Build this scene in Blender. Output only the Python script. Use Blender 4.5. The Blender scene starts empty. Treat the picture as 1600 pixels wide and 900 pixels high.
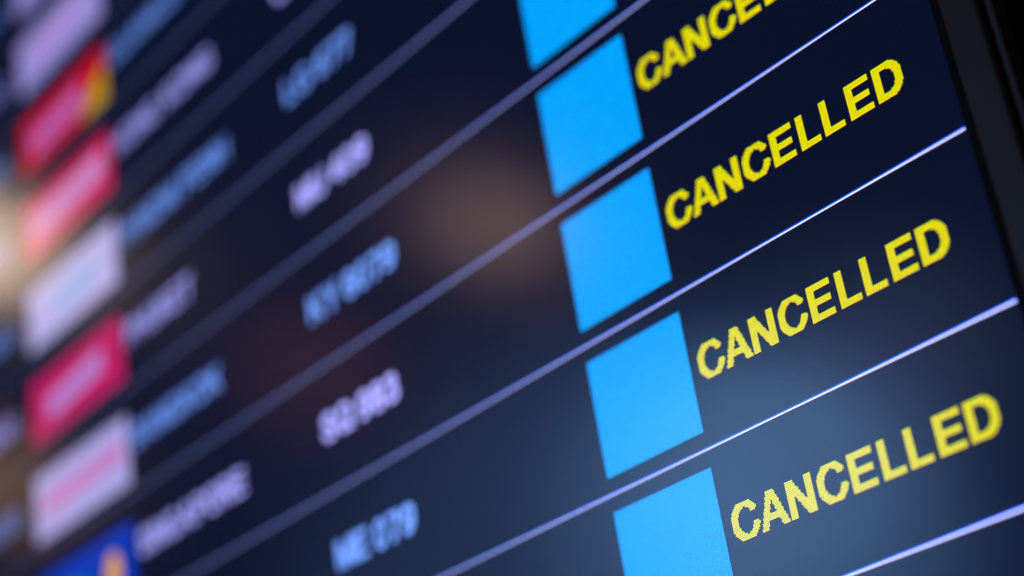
import bpy, math, random
from mathutils import Matrix, Vector

random.seed(7)
scene = bpy.context.scene

# ---------------------------------------------------------------- units
U = 0.063            # metres per table row on the display
ZC = 1.90            # height above the floor of the v = 0 line
PX = 0.01 * U        # one display pixel (1/100 of a row)


def P(u, v, out=0.0):
    """display coordinates (u right, v down, out towards the viewer, metres)"""
    return Vector((u * U, -out, ZC - v * U))


# ---------------------------------------------------------------- camera
cam_d = bpy.data.cameras.new('camera')
cam = bpy.data.objects.new('camera', cam_d)
scene.collection.objects.link(cam)
right = Vector((0.63343105, 0.75922745, -0.14946166))
down = Vector((-0.40333191, 0.15911028, -0.90111447))
fwd = Vector((-0.66036996, 0.63107654, 0.40700605))
right.normalize()
fwd.normalize()
up = -(down - down.dot(right) * right - down.dot(fwd) * fwd).normalized()
m = Matrix((right, up, -fwd)).transposed().to_4x4()
m.translation = P(7.16217756, 7.08342844, 7.38674694 * U)
cam.matrix_world = m
cam_d.sensor_width = 36.0
cam_d.lens = 36.0 * 2692.7 / 1600.0
cam_d.clip_start = 0.02
cam_d.clip_end = 100.0
cam_d.dof.use_dof = True
cam_d.dof.focus_distance = 9.70 * U
cam_d.dof.aperture_fstop = 2.75
scene.camera = cam
CAM = m.translation.copy()

# ---------------------------------------------------------------- world
world = bpy.data.worlds.new('World')
scene.world = world
world.use_nodes = True
bg = world.node_tree.nodes['Background']
bg.inputs['Color'].default_value = (0.42, 0.45, 0.62, 1)
bg.inputs['Strength'].default_value = 0.032

scene.view_settings.view_transform = 'Standard'
scene.view_settings.look = 'None'
scene.view_settings.exposure = 0
scene.view_settings.gamma = 1
scene.cycles.use_denoising = True


# ---------------------------------------------------------------- lamps in the hall, seen as soft glare in the glass
def hall_lamp(name, uv, dist, radius, radiance, colour, size_y=None):
    """a lamp standing where the display mirrors it at the point uv"""
    p = P(*uv)
    d = (p - CAM).normalized()
    d.y = -d.y
    ld = bpy.data.lights.new(name, 'AREA')
    ld.shape = 'ELLIPSE' if size_y else 'DISK'
    ld.size = 2 * radius
    sy = size_y or radius
    if size_y:
        ld.size_y = 2 * size_y
    ld.energy = radiance * math.pi * math.pi * radius * sy
    ld.color = colour
    o = bpy.data.objects.new(name, ld)
    scene.collection.objects.link(o)
    o.location = p + d * dist
    o.rotation_euler = (-d).to_track_quat('-Z', 'Y').to_euler()
    return o


LAMPS = [
    # (u, v), distance, radius, radiance, colour, second radius
    ('warm_hall_lamp', (-0.62, 1.80), 4.0, 0.13, 4.2, (1.0, 0.60, 0.46), None),
    ('warm_hall_lamp', (-2.85, 2.00), 4.4, 0.19, 0.5, (1.0, 0.36, 0.28), None),
    ('peach_hall_lamp', (-8.60, -1.75), 4.0, 0.16, 7.0, (1.0, 0.72, 0.50), None),
    ('amber_hall_lamp', (-8.60, 0.95), 4.4, 0.18, 1.4, (1.0, 0.55, 0.22), None),
    ('hall_window', (1.25, 4.35), 4.0, 0.32, 3.2, (0.25, 0.50, 1.0), None),
    ('hall_window', (1.05, 4.60), 4.0, 0.52, 2.0, (0.22, 0.50, 1.0), None),
    ('hall_window', (0.10, 5.05), 4.0, 0.90, 0.7, (0.26, 0.46, 1.0), None),
    ('hall_window', (2.30, 4.00), 4.0, 0.26, 0.9, (0.42, 0.55, 1.0), None),
]
for a in LAMPS:
    hall_lamp(a[0], a[1], a[2], a[3], a[4], a[5], a[6])


# ---------------------------------------------------------------- materials
def principled(name):
    mt = bpy.data.materials.new(name)
    mt.use_nodes = True
    return mt, mt.node_tree, mt.node_tree.nodes['Principled BSDF']


def subpixels(nt):
    """vertical stack of blue, green and red stripes in every display pixel"""
    N, L = nt.nodes, nt.links
    tc = N.new('ShaderNodeTexCoord')
    sep = N.new('ShaderNodeSeparateXYZ')
    L.new(tc.outputs['Object'], sep.inputs[0])

    def math_(op, a, b=None, c=None):
        n = N.new('ShaderNodeMath')
        n.operation = op
        for i, x in enumerate((a, b, c)):
            if x is None:
                continue
            if isinstance(x, (int, float)):
                n.inputs[i].default_value = x
            else:
                L.new(x, n.inputs[i])
        return n.outputs[0]
    fz = math_('FRACT', math_('ADD', math_('DIVIDE', sep.outputs['Z'], PX), 1000.0))
    fx = math_('FRACT', math_('ADD', math_('DIVIDE', sep.outputs['X'], PX), 3000.0))
    col = math_('MULTIPLY', math_('GREATER_THAN', fx, 0.16), 1.0 / 0.84)
    # red sits lowest, green in the middle, blue on top; each glows through its own
    # window and the black matrix leaves a dark seam between two rows
    outs = []
    for lo, hi in ((0.12, 0.62), (0.26, 0.80), (0.38, 0.95)):
        a = math_('GREATER_THAN', fz, lo)
        b = math_('LESS_THAN', fz, hi)
        s = math_('MULTIPLY', math_('MULTIPLY', a, b), 1 / (hi - lo))
        outs.append(math_('MULTIPLY', s, col))
    cb = N.new('ShaderNodeCombineXYZ')
    for i in range(3):
        L.new(outs[i], cb.inputs[i])
    return cb.outputs[0]


def coating_bump(nt, bsdf):
    N, L = nt.nodes, nt.links
    tc = N.new('ShaderNodeTexCoord')
    no = N.new('ShaderNodeTexNoise')
    no.inputs['Scale'].default_value = 900
    no.inputs['Detail'].default_value = 2
    L.new(tc.outputs['Object'], no.inputs['Vector'])
    # faint wiping smears change the gloss a little
    n2 = N.new('ShaderNodeTexNoise')
    n2.inputs['Scale'].default_value = 9
    n2.inputs['Detail'].default_value = 6
    n2.inputs['Roughness'].default_value = 0.6
    L.new(tc.outputs['Object'], n2.inputs['Vector'])
    mr = N.new('ShaderNodeMapRange')
    mr.inputs['From Min'].default_value = 0.3
    mr.inputs['From Max'].default_value = 0.7
    mr.inputs['To Min'].default_value = ROUGH - 0.012
    mr.inputs['To Max'].default_value = ROUGH + 0.02
    L.new(n2.outputs['Fac'], mr.inputs['Value'])
    L.new(mr.outputs[0], bsdf.inputs['Roughness'])
    bp = N.new('ShaderNodeBump')
    bp.inputs['Strength'].default_value = 0.03
    bp.inputs['Distance'].default_value = 0.0002
    L.new(no.outputs['Fac'], bp.inputs['Height'])
    L.new(bp.outputs[0], bsdf.inputs['Normal'])


ROUGH = 0.145


def display_mat(name, rgb, pattern=True, fall=None):
    mt, nt, b = principled(name)
    b.inputs['Base Color'].default_value = (0.004, 0.004, 0.006, 1)
    b.inputs['IOR'].default_value = 1.5
    b.inputs['Emission Strength'].default_value = 1.0
    coating_bump(nt, b)
    if pattern:
        s = subpixels(nt)
        vm = nt.nodes.new('ShaderNodeVectorMath')
        vm.operation = 'MULTIPLY'
        vm.inputs[1].default_value = rgb
        nt.links.new(s, vm.inputs[0])
        nt.links.new(vm.outputs[0], b.inputs['Emission Color'])
    else:
        b.inputs['Emission Color'].default_value = (*rgb, 1)
    if fall:
        # liquid crystal dims when seen from the side
        N, L = nt.nodes, nt.links
        ge = N.new('ShaderNodeNewGeometry')
        dt = N.new('ShaderNodeVectorMath')
        dt.operation = 'DOT_PRODUCT'
        L.new(ge.outputs['Incoming'], dt.inputs[0])
        L.new(ge.outputs['True Normal'], dt.inputs[1])
        cb = N.new('ShaderNodeCombineXYZ')
        for i in range(3):
            pw = N.new('ShaderNodeMath')
            pw.operation = 'POWER'
            pw.inputs[1].default_value = fall[i]
            L.new(dt.outputs['Value'], pw.inputs[0])
            sc = N.new('ShaderNodeMath')
            sc.operation = 'MULTIPLY'
            sc.inputs[1].default_value = rgb[i]
            L.new(pw.outputs[0], sc.inputs[0])
            L.new(sc.outputs[0], cb.inputs[i])
        L.new(cb.outputs[0], b.inputs['Emission Color'])
    return mt


def srgb(r, g, b, k=1.0):
    f = lambda c: (c / 255 / 12.92 if c < 11 else ((c / 255 + 0.055) / 1.055) ** 2.4) * k
    return (f(r), f(g), f(b))


M_PANEL = display_mat('panel_navy', (0.0020, 0.0046, 0.0230))
M_SQUARE = display_mat('square_azure', (0.0, 0.37, 1.1))
M_YELLOW = display_mat('text_yellow', (0.76, 0.70, 0.0))
M_LINE_W = display_mat('line_white', (2.6, 3.05, 6.0), False, (3.3, 3.2, 3.6))
M_LINE_B = display_mat('line_blue_edge', (0.0, 0.60, 6.5), False, (4, 4, 3.8))
M_LINE_R = display_mat('line_red_edge', (3.0, 0.5, 0.1), False, (5, 5, 5))
M_LILAC = display_mat('text_lilac', (1.60, 1.60, 4.0), False, (1.9, 1.9, 1.8))
M_BLUE = display_mat('text_blue', (0.60, 1.25, 3.5), False, (1.9, 1.9, 1.8))


def plastic(name, base, rough, grain=2200, spec=0.5, bump=0.25):
    mt, nt, b = principled(name)
    N, L = nt.nodes, nt.links
    tc = N.new('ShaderNodeTexCoord')
    no = N.new('ShaderNodeTexNoise')
    no.inputs['Scale'].default_value = grain
    no.inputs['Detail'].default_value = 3
    L.new(tc.outputs['Object'], no.inputs['Vector'])
    n2 = N.new('ShaderNodeTexNoise')
    n2.inputs['Scale'].default_value = 40
    n2.inputs['Detail'].default_value = 5
    L.new(tc.outputs['Object'], n2.inputs['Vector'])
    rm = N.new('ShaderNodeMapRange')
    rm.inputs['To Min'].default_value = rough - 0.06
    rm.inputs['To Max'].default_value = rough + 0.08
    L.new(n2.outputs['Fac'], rm.inputs['Value'])
    L.new(rm.outputs[0], b.inputs['Roughness'])
    mx = N.new('ShaderNodeMix')
    mx.data_type = 'RGBA'
    mx.inputs[6].default_value = (*[c * 0.88 for c in base], 1)
    mx.inputs[7].default_value = (*[c * 1.12 for c in base], 1)
    L.new(n2.outputs['Fac'], mx.inputs[0])
    L.new(mx.outputs[2], b.inputs['Base Color'])
    bp = N.new('ShaderNodeBump')
    bp.inputs['Strength'].default_value = bump
    bp.inputs['Distance'].default_value = 0.0002
    L.new(no.outputs['Fac'], bp.inputs['Height'])
    L.new(bp.outputs[0], b.inputs['Normal'])
    b.inputs['Specular IOR Level'].default_value = spec
    return mt


M_BEZEL = plastic('bezel_plastic', (0.105, 0.066, 0.056), 0.42)
M_TRIM = plastic('trim_plastic', (0.16, 0.12, 0.105), 0.5)
M_MASK = plastic('black_border', (0.004, 0.004, 0.005), 0.6, spec=0.2)
M_HOUSE = plastic('housing_black', (0.003, 0.003, 0.003), 0.9, spec=0.05)
M_WALL = plastic('wall_black', (0.0015, 0.0015, 0.0015), 0.95, grain=300, spec=0.0)

# ---------------------------------------------------------------- helpers
col = scene.collection


def mesh_obj(name, verts, faces, mat, parent=None, label=None):
    me = bpy.data.meshes.new(name)
    me.from_pydata([tuple(v) for v in verts], [], faces)
    me.update()
    if mat:
        me.materials.append(mat)
    o = bpy.data.objects.new(name, me)
    col.objects.link(o)
    if parent:
        o.parent = parent
    if label:
        o['label'] = label
    return o


def L_(u, v, out=0.0):
    """local coordinates under the display's Empty"""
    return (u * U, -out, -v * U)


def rects(rs, out):
    """flat rectangles (u0, v0, u1, v1) lit on the panel"""
    vs, fs = [], []
    for (a, b, c, d) in rs:
        n = len(vs)
        vs += [L_(a, b, out), L_(a, d, out), L_(c, d, out), L_(c, b, out)]
        fs.append((n, n + 1, n + 2, n + 3))
    return vs, fs


# display extents
U0, U1, V0, V1 = -15.45, 3.045, -5.40, 6.10
LIFT = 0.00012       # lit picture sits this far in front of the panel

disp = bpy.data.objects.new('flight_information_display', None)
col.objects.link(disp)
disp.location = (0, 0, ZC)
disp['label'] = 'flight departures screen with yellow CANCELLED rows, blue squares and black plastic bezel'
disp['category'] = 'information screen'

# panel: a thin slab
vs = [L_(U0, V0), L_(U0, V1), L_(U1, V1), L_(U1, V0),
      L_(U0, V0, -.004), L_(U0, V1, -.004), L_(U1, V1, -.004), L_(U1, V0, -.004)]
mesh_obj('screen_panel', vs, [(0, 1, 2, 3), (7, 6, 5, 4), (0, 4, 5, 1), (1, 5, 6, 2), (2, 6, 7, 3), (3, 7, 4, 0)],
         M_PANEL, disp)


def ring(name, profile, mat, closed=True, smooth=False):
    """sweep a profile of (outward distance in rows, height in metres) round the screen"""
    vs, fs = [], []
    n = len(profile)
    for (d, h) in profile:
        vs += [L_(U0 - d, V0 - d, h), L_(U1 + d, V0 - d, h), L_(U1 + d, V1 + d, h), L_(U0 - d, V1 + d, h)]
    for i in range(n if closed else n - 1):
        j = (i + 1) % n
        for k in range(4):
            l = (k + 1) % 4
            fs.append((i * 4 + k, i * 4 + l, j * 4 + l, j * 4 + k))
    o = mesh_obj(name, vs, fs, mat, disp)
    import bmesh
    bm = bmesh.new()
    bm.from_mesh(o.data)
    bmesh.ops.recalc_face_normals(bm, faces=bm.faces)
    bm.to_mesh(o.data)
    bm.free()
    if smooth:
        for p in o.data.polygons:
            p.use_smooth = True
    return o


MM = 0.001
ring('black_border', [(-.006, .0002), (.075, .0006), (.075, -.004), (-.006, -.004)], M_MASK)
# bezel with a small inner chamfer and a rounded outer edge
prof = [(.060, .0004), (.066, 2.2 * MM), (.078, 2.7 * MM), (.262, 3.1 * MM)]
for i in range(1, 6):
    a = math.radians(90 * i / 5)
    prof.append((.262 + .024 * math.sin(a), (3.1 - 1.5 * (1 - math.cos(a))) * MM))
prof += [(.286, -6 * MM), (.060, -6 * MM)]
ring('bezel', prof, M_BEZEL)
ring('outer_trim', [(.320, -5 * MM), (.323, 2.4 * MM), (.327, 2.8 * MM), (.356, 2.8 * MM), (.361, 2.4 * MM),
                    (.363, -5 * MM)], M_TRIM)
ring('rear_housing', [(.06, -6.2 * MM), (.385, -6.2 * MM), (.385, -62 * MM), (.1, -75 * MM), (.06, -75 * MM)], M_HOUSE)
# back cover
vs = [L_(U0 - .1, V0 - .1, -.0755), L_(U1 + .1, V0 - .1, -.0755), L_(U1 + .1, V1 + .1, -.0755), L_(U0 - .1, V1 + .1, -.0755),
      L_(U0 - .1, V0 - .1, -.079), L_(U1 + .1, V0 - .1, -.079), L_(U1 + .1, V1 + .1, -.079), L_(U0 - .1, V1 + .1, -.079)]
mesh_obj('back_cover', vs, [(0, 1, 2, 3), (7, 6, 5, 4), (0, 4, 5, 1), (1, 5, 6, 2), (2, 6, 7, 3), (3, 7, 4, 0)], M_HOUSE, disp)

# wall behind
w = mesh_obj('wall', [(-4, .09, 0), (3, .09, 0), (3, .09, 4), (-4, .09, 4), (-4, .25, 0), (3, .25, 0), (3, .25, 4), (-4, .25, 4)],
             [(0, 1, 2, 3), (7, 6, 5, 4), (0, 4, 5, 1), (1, 5, 6, 2), (2, 6, 7, 3), (3, 7, 4, 0)], M_WALL)
w['kind'] = 'structure'

# ---------------------------------------------------------------- pixel lettering
CAP = 22


def inpoly(x, y, p):
    c = False
    j = len(p) - 1
    for i in range(len(p)):
        if (p[i][1] > y) != (p[j][1] > y) and x < (p[j][0] - p[i][0]) * (y - p[i][1]) / (p[j][1] - p[i][1]) + p[i][0]:
            c = not c
        j = i
    return c


def ell(x, y, cx, cy, rx, ry):
    return ((x - cx) / rx) ** 2 + ((y - cy) / ry) ** 2 <= 1


def seg(x, y, x0, y0, x1, y1, t):
    dx, dy = x1 - x0, y1 - y0
    q = max(0, min(1, ((x - x0) * dx + (y - y0) * dy) / (dx * dx + dy * dy)))
    return math.hypot(x - x0 - q * dx, y - y0 - q * dy) <= t / 2


def box(x, y, a, b, c, d):
    return a <= x <= c and b <= y <= d


def g_C(x, y, w=21):
    if not ell(x, y, 10.6, 11, 10.6, 11.8) or ell(x, y, 10.8, 11, 6.2, 7.9):
        return False
    dx, dy = x - 10.2, y - 11
    return not (dx > 0 and -0.42 * dx - 1.2 < dy < 0.22 * dx + 0.6)


def g_G(x, y):
    return g_C(x, y) or box(x, y, 11.5, 11, 20, 14.5) or box(x, y, 16.6, 11, 20, 20)


def g_A(x, y):
    out = inpoly(x, y, [(0, 22), (8, 0), (12.8, 0), (20.8, 22), (16.2, 22), (10.4, 4.6), (4.6, 22)])
    return out or (inpoly(x, y, [(0, 22), (8, 0), (12.8, 0), (20.8, 22)]) and 12.9 <= y <= 16.8)


def g_D(x, y):
    o = box(x, y, 0, 0, 8.5, 22) or (x > 8.5 and ell(x, y, 8.5, 11, 10.6, 11))
    i = box(x, y, 4.4, 3.8, 8, 18.2) or (x > 8 and ell(x, y, 8, 11, 6.6, 7.2))
    return o and not i


def g_N(x, y):
    return (box(x, y, 0, 0, 4.3, 22) or box(x, y, 14, 0, 18.3, 22)
            or inpoly(x, y, [(0, 0), (4.8, 0), (18.3, 22), (13.6, 22)]))


def g_O(x, y):
    return ell(x, y, 10.5, 11, 10.5, 11.6) and not ell(x, y, 10.5, 11, 6.1, 7.8)


def strokes(*ss, t=4.1):
    return lambda x, y: any(seg(x, y, *s, t) for s in ss)


def g_zero(x, y):
    return ell(x, y, 7.5, 11, 7.5, 11.4) and not ell(x, y, 7.5, 11, 3.6, 7.8)


def g_eight(x, y):
    return ((ell(x, y, 7.5, 6, 6.8, 6.2) and not ell(x, y, 7.5, 6, 2.8, 2.6))
            or (ell(x, y, 7.5, 15.6, 7.5, 6.6) and not ell(x, y, 7.5, 15.8, 3.3, 3.0)))


def g_nine(x, y):
    return ((ell(x, y, 7.5, 7.3, 7.5, 7.4) and not ell(x, y, 7.5, 7.2, 3.4, 3.6))
            or (seg(x, y, 13, 8, 11.5, 16, 4) or seg(x, y, 11.5, 16, 7, 20, 4) or seg(x, y, 7, 20, 2, 18.8, 3.6)))


def g_six(x, y):
    return g_nine(15 - x, 22 - y)


def g_three(x, y):
    return (((ell(x, y, 7, 6, 7, 6.2) and not ell(x, y, 7, 6, 3, 2.8)) or
             (ell(x, y, 7, 15.7, 7.6, 6.5) and not ell(x, y, 7, 15.8, 3.4, 3))) and not box(x, y, -1, 6, 5, 15.5))


def g_P(x, y):
    o = box(x, y, 0, 0, 10, 13.6) or (x > 10 and ell(x, y, 10, 6.8, 7, 6.8))
    i = box(x, y, 4.3, 3.7, 10, 9.9) or (x > 10 and ell(x, y, 10, 6.8, 2.9, 3.1))
    return box(x, y, 0, 0, 4.3, 22) or (o and not i)


G = {
    'C': (g_C, 21), 'A': (g_A, 21), 'D': (g_D, 19), 'N': (g_N, 18), 'O': (g_O, 21), 'G': (g_G, 21),
    'E': (lambda x, y: box(x, y, 0, 0, 4.4, 22) or box(x, y, 0, 0, 16.6, 3.9) or box(x, y, 0, 8.8, 15.6, 12.5) or box(x, y, 0, 18.1, 17.2, 22), 17),
    'L': (lambda x, y: box(x, y, 0, 0, 4.3, 22) or box(x, y, 0, 18.1, 15.2, 22), 15),
    'F': (lambda x, y: box(x, y, 0, 0, 4.4, 22) or box(x, y, 0, 0, 16, 3.9) or box(x, y, 0, 9, 14.5, 12.8), 16),
    'H': (lambda x, y: box(x, y, 0, 0, 4.4, 22) or box(x, y, 13.8, 0, 18, 22) or box(x, y, 0, 8.8, 18, 12.8), 18),
    'I': (lambda x, y: box(x, y, 0, 0, 4.4, 22), 5),
    'T': (lambda x, y: box(x, y, 0, 0, 17, 3.9) or box(x, y, 6.4, 0, 10.7, 22), 17),
    'K': (lambda x, y: box(x, y, 0, 0, 4.4, 22) or inpoly(x, y, [(13, 0), (18.4, 0), (4.4, 15), (4.4, 9.5)]) or inpoly(x, y, [(6, 10.5), (10, 7.5), (19, 22), (13.6, 22)]), 19),
    'M': (lambda x, y: box(x, y, 0, 0, 4.2, 22) or box(x, y, 17.2, 0, 21.4, 22) or inpoly(x, y, [(0, 0), (5.4, 0), (12.8, 22), (8.8, 22)]) or inpoly(x, y, [(16, 0), (21.4, 0), (12.8, 22), (8.8, 22)]), 21),
    'P': (g_P, 17),
    'B': (lambda x, y: g_P(x, y) or (box(x, y, 0, 10, 10, 22) and not box(x, y, 4.3, 13.4, 10, 18.3)) or (x > 10 and ell(x, y, 10, 16, 8, 6) and not ell(x, y, 10, 16, 3.6, 2.4)), 18),
    'R': (lambda x, y: g_P(x, y) or inpoly(x, y, [(8, 13), (12.6, 13), (18, 22), (13, 22)]), 18),
    'U': (lambda x, y: (box(x, y, 0, 0, 4.3, 14) or box(x, y, 13.8, 0, 18, 14) or (y > 14 and ell(x, y, 9, 14, 9, 8.4) and not ell(x, y, 9, 14, 4.7, 4.4))), 18),
    'J': (lambda x, y: (box(x, y, 10, 0, 14.3, 15) or (y > 14 and ell(x, y, 7.2, 15, 7.2, 7.4) and not ell(x, y, 7.2, 15, 3, 3.6))), 14),
    'S': (lambda x, y: strokes((15, 5.5, 12, 2.4), (12, 2.4, 6, 2.2), (6, 2.2, 2.8, 5.5), (2.8, 5.5, 4.5, 9), (4.5, 9, 12, 12), (12, 12, 14.6, 15.8), (14.6, 15.8, 12, 19.6), (12, 19.6, 5.5, 19.8), (5.5, 19.8, 2, 16))(x, y), 17),
    'Q': (lambda x, y: g_O(x, y) or seg(x, y, 12.5, 15, 19, 21.5, 3.6), 21),
    'Z': (lambda x, y: box(x, y, 0, 0, 17, 3.9) or box(x, y, 0, 18.1, 17, 22) or inpoly(x, y, [(11.5, 3.5), (17, 3.5), (5.5, 18.5), (0, 18.5)]), 17),
    'Y': (lambda x, y: inpoly(x, y, [(0, 0), (5, 0), (11.8, 13), (7.6, 13)]) or inpoly(x, y, [(14.4, 0), (19.4, 0), (11.8, 13), (7.6, 13)]) or box(x, y, 7.6, 11, 11.8, 22), 19),
    '0': (g_zero, 15), '8': (g_eight, 15), '9': (g_nine, 15), '6': (g_six, 15), '3': (g_three, 15),
    '1': (lambda x, y: box(x, y, 6.5, 0, 10.8, 22) or box(x, y, 2, 3, 8, 6.6), 15),
    '4': (lambda x, y: box(x, y, 8.6, 0, 12.6, 22) or box(x, y, 0, 13.6, 15, 17) or seg(x, y, 10, 1.5, 1.5, 15, 3.6), 15),
    '5': (lambda x, y: box(x, y, 2, 0, 14, 3.9) or box(x, y, 2, 0, 5.5, 12) or (ell(x, y, 7, 15, 7.6, 7.2) and not ell(x, y, 7, 15, 3.5, 3.6) and not box(x, y, -1, 12, 5, 16.5)), 15),
    '2': (lambda x, y: box(x, y, 0.5, 18.1, 14.6, 22) or (ell(x, y, 7.3, 6.6, 7, 6.8) and not ell(x, y, 7.3, 6.6, 3, 3) and not (x < 8 and y > 6.5)) or inpoly(x, y, [(10, 9), (14.3, 8.5), (6, 19), (0.6, 19)]), 15),
    '7': (lambda x, y: box(x, y, 0.5, 0, 14.6, 3.9) or inpoly(x, y, [(10.4, 3.4), (14.6, 3.4), (8, 22), (3.6, 22)]), 15),
    ':': (lambda x, y: box(x, y, 0, 6, 4.2, 10) or box(x, y, 0, 17.8, 4.2, 22), 5),
}
_cache = {}


def glyph_runs(ch, step=1):
    """one lit run of pixels per display row of the letter"""
    if (ch, step) in _cache:
        return _cache[ch, step]
    f0, w = G[ch]
    B_ = 0.27
    f = lambda x, y: any(f0(x + i, y + j) for i in (-B_, B_) for j in (-B_, B_))
    out = []
    for r in range(0, CAP, step):
        y = r + step / 2
        x = 0
        while x < w + 1:
            if f(x + .5, y):
                s = x
                while x < w + 1 and f(x + .5, y):
                    x += 1
                out.append((s, r, x, r + step))
            else:
                x += 1
    _cache[ch, step] = out
    return out


def advance(ch, gap):
    return G[ch][1] + gap


def word(name, text, u, row, mat, parent, gap=2, space=8, starts=None, fine=True, label=None):
    rs = []
    x = 0
    for i, ch in enumerate(text):
        if ch == ' ':
            x += space
            continue
        if starts:
            x = starts[i]
        for (a, b, c, d) in glyph_runs(ch, 1 if fine else 2):
            rs.append((u + (x + a) * .01, row + .38 + b * .01, u + (x + c) * .01, row + .38 + d * .01))
        x += advance(ch, gap)
    vs, fs = rects(rs, LIFT)
    return mesh_obj(name, vs, fs, mat, parent, label)


# ---------------------------------------------------------------- table rows
STARTS = [0, 21, 43, 65, 88, 109, 127, 146, 166]
ROWS = range(-5, 6)
cities = {-5: 'TOKYO', -4: 'SEOUL', -3: 'GUANGZHOU', -2: 'HONG KONG', -1: 'PHNOM PENH', 0: 'PHUKET',
          1: 'BANGKOK', 2: 'SINGAPORE', 3: 'MANILA', 4: 'JAKARTA', 5: 'TAIPEI'}
flights = {-5: 'NH 803', -4: 'KE 658', -3: 'CZ 363', -2: 'CX 702', -1: 'LG 677', 0: 'MU 409', 1: 'KY 8079',
           2: 'SQ 983', 3: 'ME 079', 4: 'GA 865', 5: 'PG 274'}
G['X'] = (lambda x, y: inpoly(x, y, [(0, 0), (5.2, 0), (18.6, 22), (13.4, 22)]) or inpoly(x, y, [(13.4, 0), (18.6, 0), (5.2, 22), (0, 22)]), 19)
times = {-5: '07:35', -4: '07:50', -3: '08:05', -2: '08:20', -1: '08:30', 0: '08:45', 1: '09:10', 2: '09:25',
         3: '09:40', 4: '10:05', 5: '10:20'}

# separators: the panel stacks its sub-pixels, so each white rule has a blue upper and a red lower edge
for k in range(-5, 7):
    v = float(k)
    ln = mesh_obj('separator_line', *rects([(U0 + .3, v - .0035, 3.030, v + .0040)], LIFT), M_LINE_W, disp)
    mesh_obj('blue_fringe', *rects([(U0 + .3, v - .0110, 3.031, v - .0035)], LIFT), M_LINE_B, ln)
    mesh_obj('red_fringe', *rects([(U0 + .3, v + .0040, 3.029, v + .0060)], LIFT), M_LINE_R, ln)

for r in ROWS:
    blue = (r % 2 == 1)
    tm = M_BLUE if blue else M_LILAC
    tn = 'blue' if blue else 'white'
    mesh_obj('blue_square', *rects([(0, r + .11, .84, r + .89)], LIFT), M_SQUARE, disp)
    word('status_text', 'CANCELLED', .91, r, M_YELLOW, disp, starts=STARTS)
    word('flight_number', flights[r], -2.89, r, tm, disp, gap=2, space=6, label=tn + ' flight number')
    word('city_name', cities[r], -5.74, r, tm, disp, gap=2.2, space=9, label=tn + ' destination name')
    word('departure_time', times[r], -8.78, r, tm, disp, gap=2, fine=False, label=tn + ' departure time')

# airline tiles: each a coloured field with its own band or emblem
A, B = -7.66, -5.83
T0, T1 = .235, .89


def tile(row, colour, label):
    mt = display_mat('tile', colour, False)
    o = mesh_obj('airline_logo', *rects([(A, row + T0, B, row + T1)], LIFT), mt, disp, label)
    return o


def mark(parent, name, pts, colour):
    mt = display_mat('tile_mark', colour, False)
    return mesh_obj(name, [L_(a, b, LIFT * 2) for a, b in pts], [tuple(range(len(pts)))[::-1]], mt, parent)


def band(row, a, b, c, d, slope=0):
    return [(a, row + b), (c, row + b - slope), (c, row + d - slope), (a, row + d)]


def ellipse(cu, cv, ru, rv, n=28, tilt=0):
    out = []
    for i in range(n):
        t = 2 * math.pi * i / n
        x, y = ru * math.cos(t), rv * math.sin(t)
        out.append((cu + x * math.cos(tilt) - y * math.sin(tilt), cv + x * math.sin(tilt) + y * math.cos(tilt)))
    return out


t = tile(-5, srgb(140, 132, 205), 'pale lilac airline tile')
mark(t, 'logo_band', band(-5, -7.3, .42, -6.2, .68), srgb(90, 90, 190))
t = tile(-4, srgb(150, 138, 212), 'pale lilac airline tile with faint pink band')
mark(t, 'logo_band', band(-4, -7.3, .45, -6.3, .62, .05), srgb(170, 135, 200))
t = tile(-3, srgb(185, 6, 40), 'red airline tile with yellow corner')
mark(t, 'logo_band', band(-3, -7.45, .46, -6.30, .74, .04), srgb(178, 90, 170))
mark(t, 'yellow_corner', [(-6.36, -3 + T1), (-6.14, -3 + .64), (B, -3 + .47), (B, -3 + T1)], srgb(185, 145, 10))
t = tile(-2, srgb(200, 14, 82), 'crimson airline tile with pale pink lettering band')
mark(t, 'logo_band', band(-2, -7.50, .42, -5.98, .72, .05), srgb(196, 130, 195))
t = tile(-1, srgb(176, 170, 228), 'white airline tile with soft blue emblem')
mark(t, 'logo_emblem', ellipse(-6.7, -1 + .56, .48, .17), srgb(140, 165, 225))
t = tile(0, srgb(188, 22, 98), 'magenta airline tile with mauve lettering band')
mark(t, 'logo_band', band(0, -7.32, .50, -6.22, .74, .10), srgb(178, 125, 205))
t = tile(1, srgb(168, 162, 224), 'white airline tile with pink lettering band')
mark(t, 'logo_band', band(1, -7.5, .47, -5.95, .66, .04), srgb(192, 120, 190))
t = tile(2, (0.0, .035, .45), 'royal blue airline tile with yellow emblem')
mark(t, 'logo_emblem', ellipse(-6.22, 2 + .60, .13, .19), srgb(225, 165, 50))
mark(t, 'logo_glow', ellipse(-6.95, 2 + .62, .34, .18), (0.0, .13, .60))
t = tile(3, srgb(170, 160, 220), 'white airline tile with grey band')
mark(t, 'logo_band', band(3, -7.4, .45, -6.1, .66), srgb(120, 120, 150))
t = tile(4, srgb(30, 120, 90), 'green airline tile with white band')
mark(t, 'logo_band', band(4, -7.4, .5, -6.1, .66), srgb(190, 190, 225))
t = tile(5, srgb(90, 70, 190), 'violet airline tile with white band')
mark(t, 'logo_band', band(5, -7.4, .5, -6.1, .66), srgb(190, 190, 225))
